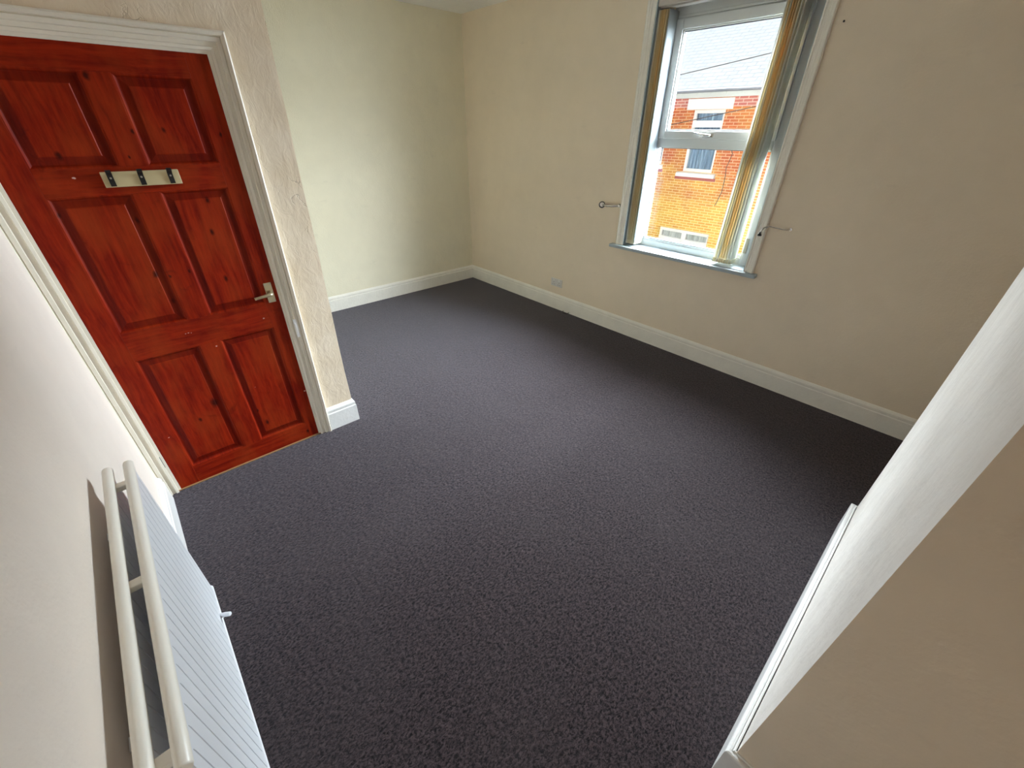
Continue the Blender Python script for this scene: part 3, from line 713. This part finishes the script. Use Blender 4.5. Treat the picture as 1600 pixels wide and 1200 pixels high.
# eaves
bm = new(); box(bm, (-14.1, HY - 0.06, 2.365), (3.7, HY + 0.02, 2.50), bev=0.004)
for i in range(47): box(bm, (-13.9 + i * 0.37, HY - 0.075, 2.43), (-13.875 + i * 0.37, HY - 0.058, 2.49))
obj('fascia', bm, M_fascia, house)
bm = new(); tube(bm, [(-14.1, HY - 0.10, 2.505), (3.7, HY - 0.10, 2.505)], 0.035, 10); obj('gutter', bm, M_gutter, house)
bm = new(); hexa(bm, [(-14.1, HY - 0.10, 2.52), (3.7, HY - 0.10, 2.52), (3.7, HY - 0.10, 2.49), (-14.1, HY - 0.10, 2.49), (-14.1, HY + 2.75, 4.52), (3.7, HY + 2.75, 4.52), (3.7, HY + 2.75, 4.46), (-14.1, HY + 2.75, 4.46)])
hexa(bm, [(-14.1, HY + 2.75, 4.52), (3.7, HY + 2.75, 4.52), (3.7, HY + 2.75, 4.46), (-14.1, HY + 2.75, 4.46), (-14.1, HY + 5.6, 2.52), (3.7, HY + 5.6, 2.52), (3.7, HY + 5.6, 2.49), (-14.1, HY + 5.6, 2.49)])
obj('roof', bm, M_slate, house)
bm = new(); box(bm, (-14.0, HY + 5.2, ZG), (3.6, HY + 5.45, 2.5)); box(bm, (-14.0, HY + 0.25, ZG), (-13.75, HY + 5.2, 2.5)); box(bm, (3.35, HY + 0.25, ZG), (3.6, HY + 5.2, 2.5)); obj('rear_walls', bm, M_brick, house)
def hwin(x0, x1, z0, z1, net, tr=None, half=False):
    y = HY + 0.07; f = 0.075; bm = new()
    box(bm, (x0, y, z0), (x0 + f, y + 0.06, z1)); box(bm, (x1 - f, y, z0), (x1, y + 0.06, z1)); box(bm, (x0 + f, y, z0), (x1 - f, y + 0.06, z0 + f)); box(bm, (x0 + f, y, z1 - f), (x1 - f, y + 0.06, z1))
    if tr: box(bm, (x0 + f, y, tr - 0.075), (x1 - f, y + 0.06, tr + 0.075))
    w_ = obj('window', bm, M_white_ext, house)
    bm = new(); box(bm, (x0 + f, y + 0.03, z0 + f), (x1 - f, y + 0.036, z1 - f)); obj('pane', bm, M_glass, w_)
    bm = new(); n = 40; v0 = []
    for i in range(n + 1):
        x = x0 + f * 0.5 + (x1 - x0 - f) * i / n; yy = y + 0.11 + 0.018 * math.sin(i * 1.3) + 0.008 * math.sin(i * 3.1)
        v0.append((bm.verts.new((x, yy, z0 + 0.02)), bm.verts.new((x, yy, z1 - 0.02))))
    for a, b in zip(v0, v0[1:]): bm.faces.new((a[0], b[0], b[1], a[1]))
    obj('curtain', bm, net, w_)
    return w_
hwin(-2.09, -1.235, 0.68, 2.11, M_net, 1.80); hwin(-3.62, -2.76, 0.82, 2.11, M_net2, 1.80); hwin(1.55, 2.41, 0.82, 2.11, M_net2, 1.80)
# ground floor window head with a pair of lattice vents above
w_ = hwin(-2.45, -0.89, -2.2, -0.84, M_lattice)
bm = new()
box(bm, (-2.45, HY + 0.05, -1.20), (-0.89, HY + 0.12, -1.10)); box(bm, (-1.72, HY + 0.05, -1.10), (-1.58, HY + 0.12, -0.9)); box(bm, (-2.40, HY + 0.04, -0.93), (-0.94, HY + 0.12, -0.84)); box(bm, (-2.45, HY + 0.04, -1.32), (-0.89, HY + 0.10, -1.20))
obj('glazing_bar', bm, M_white_ext, w_)
for a, b in ((-2.27, -1.07), (-3.80, -2.66), (1.37, 2.57)):
    bm = new(); box(bm, (a - 0.0, HY - 0.035, 2.115), (b, HY + 0.1, 2.350), bev=0.006); obj('lintel', bm, M_white_ext, house)
    bm = new(); zc = 0.56 if -3 < a < 0 else 0.70
    hexa(bm, [(a + 0.06, HY - 0.09, zc), (b - 0.04, HY - 0.09, zc), (b - 0.04, HY + 0.1, zc), (a + 0.06, HY + 0.1, zc), (a + 0.06, HY - 0.09, zc + 0.09), (b - 0.04, HY - 0.09, zc + 0.09), (b - 0.04, HY + 0.1, zc + 0.13), (a + 0.06, HY + 0.1, zc + 0.13)])
    obj('sill', bm, M_white_ext, house)
    bm = new(); box(bm, (a + 0.02, HY - 0.03, zc - 0.075), (b - 0.02, HY + 0.02, zc), bev=0.004); obj('brick_course', bm, M_brick_red, house)
# brick courses under the eaves, their shade painted in as a pinker colour
bm = new(); box(bm, (-14.0, HY - 0.012, 2.16), (-3.80, HY + 0.02, 2.365)); box(bm, (-2.66, HY - 0.012, 2.16), (-2.27, HY + 0.02, 2.365)); box(bm, (-1.07, HY - 0.012, 2.16), (3.6, HY + 0.02, 2.365))
def band():
    t = NT('eaves_shade_brick'); sp = t.n('ShaderNodeSeparateXYZ'); t.t.links.new(t.P, sp.inputs[0])
    cb = t.n('ShaderNodeCombineXYZ'); t.t.links.new(sp.outputs['X'], cb.inputs[0]); t.t.links.new(sp.outputs['Z'], cb.inputs[1])
    b = t.n('ShaderNodeTexBrick'); t.set(b, 'Vector', cb.outputs[0]); t.set(b, 'Scale', 1.0); t.set(b, 'Brick Width', 0.215); t.set(b, 'Row Height', 0.068); t.set(b, 'Mortar Size', 0.010)
    t.set(b, 'Color1', (0.46, 0.12, 0.11, 1)); t.set(b, 'Color2', (0.58, 0.20, 0.16, 1)); t.set(b, 'Mortar', (0.72, 0.50, 0.42, 1)); t.base(b.outputs['Color'], 0.9, 0.1); return t.m
obj('eaves_shade_course', bm, band(), house)
bm = new(); tube(bm, [(-0.93, HY - 0.01, 1.30), (-0.86, HY - 0.012, 1.25), (-0.80, HY - 0.012, 1.16), (-0.83, HY - 0.012, 1.0), (-0.87, HY - 0.012, 0.85), (-0.84, HY - 0.012, 0.62), (-0.83, HY - 0.012, 0.27), (-0.90, HY - 0.012, 0.0), (-0.93, HY - 0.01, -0.08)], 0.009, 6)
wc = obj('wall_cable', bm, M_black, house); wc['label'] = 'thin dark cable down the brickwork'
# wires over the street
def wire(a, b, sag, lab):
    bm = new(); a = Vector(a); b = Vector(b); pts = []
    for i in range(25):
        t = i / 24; p = a.lerp(b, t); p.z -= sag * 4 * t * (1 - t); pts.append(p)
    tube(bm, pts, 0.006, 6); tag(obj('overhead_wire', bm, M_cable), lab, 'wire', 'overhead wires')
wire((-6.0, 5.0, 1.85), (8.0, 5.0, 3.57), 0.06, 'upper overhead wire crossing in front of the slate roof')
wire((-6.0, 5.0, 0.80), (8.0, 5.0, 3.22), 0.03, 'lower overhead wire crossing in front of the upstairs brickwork')
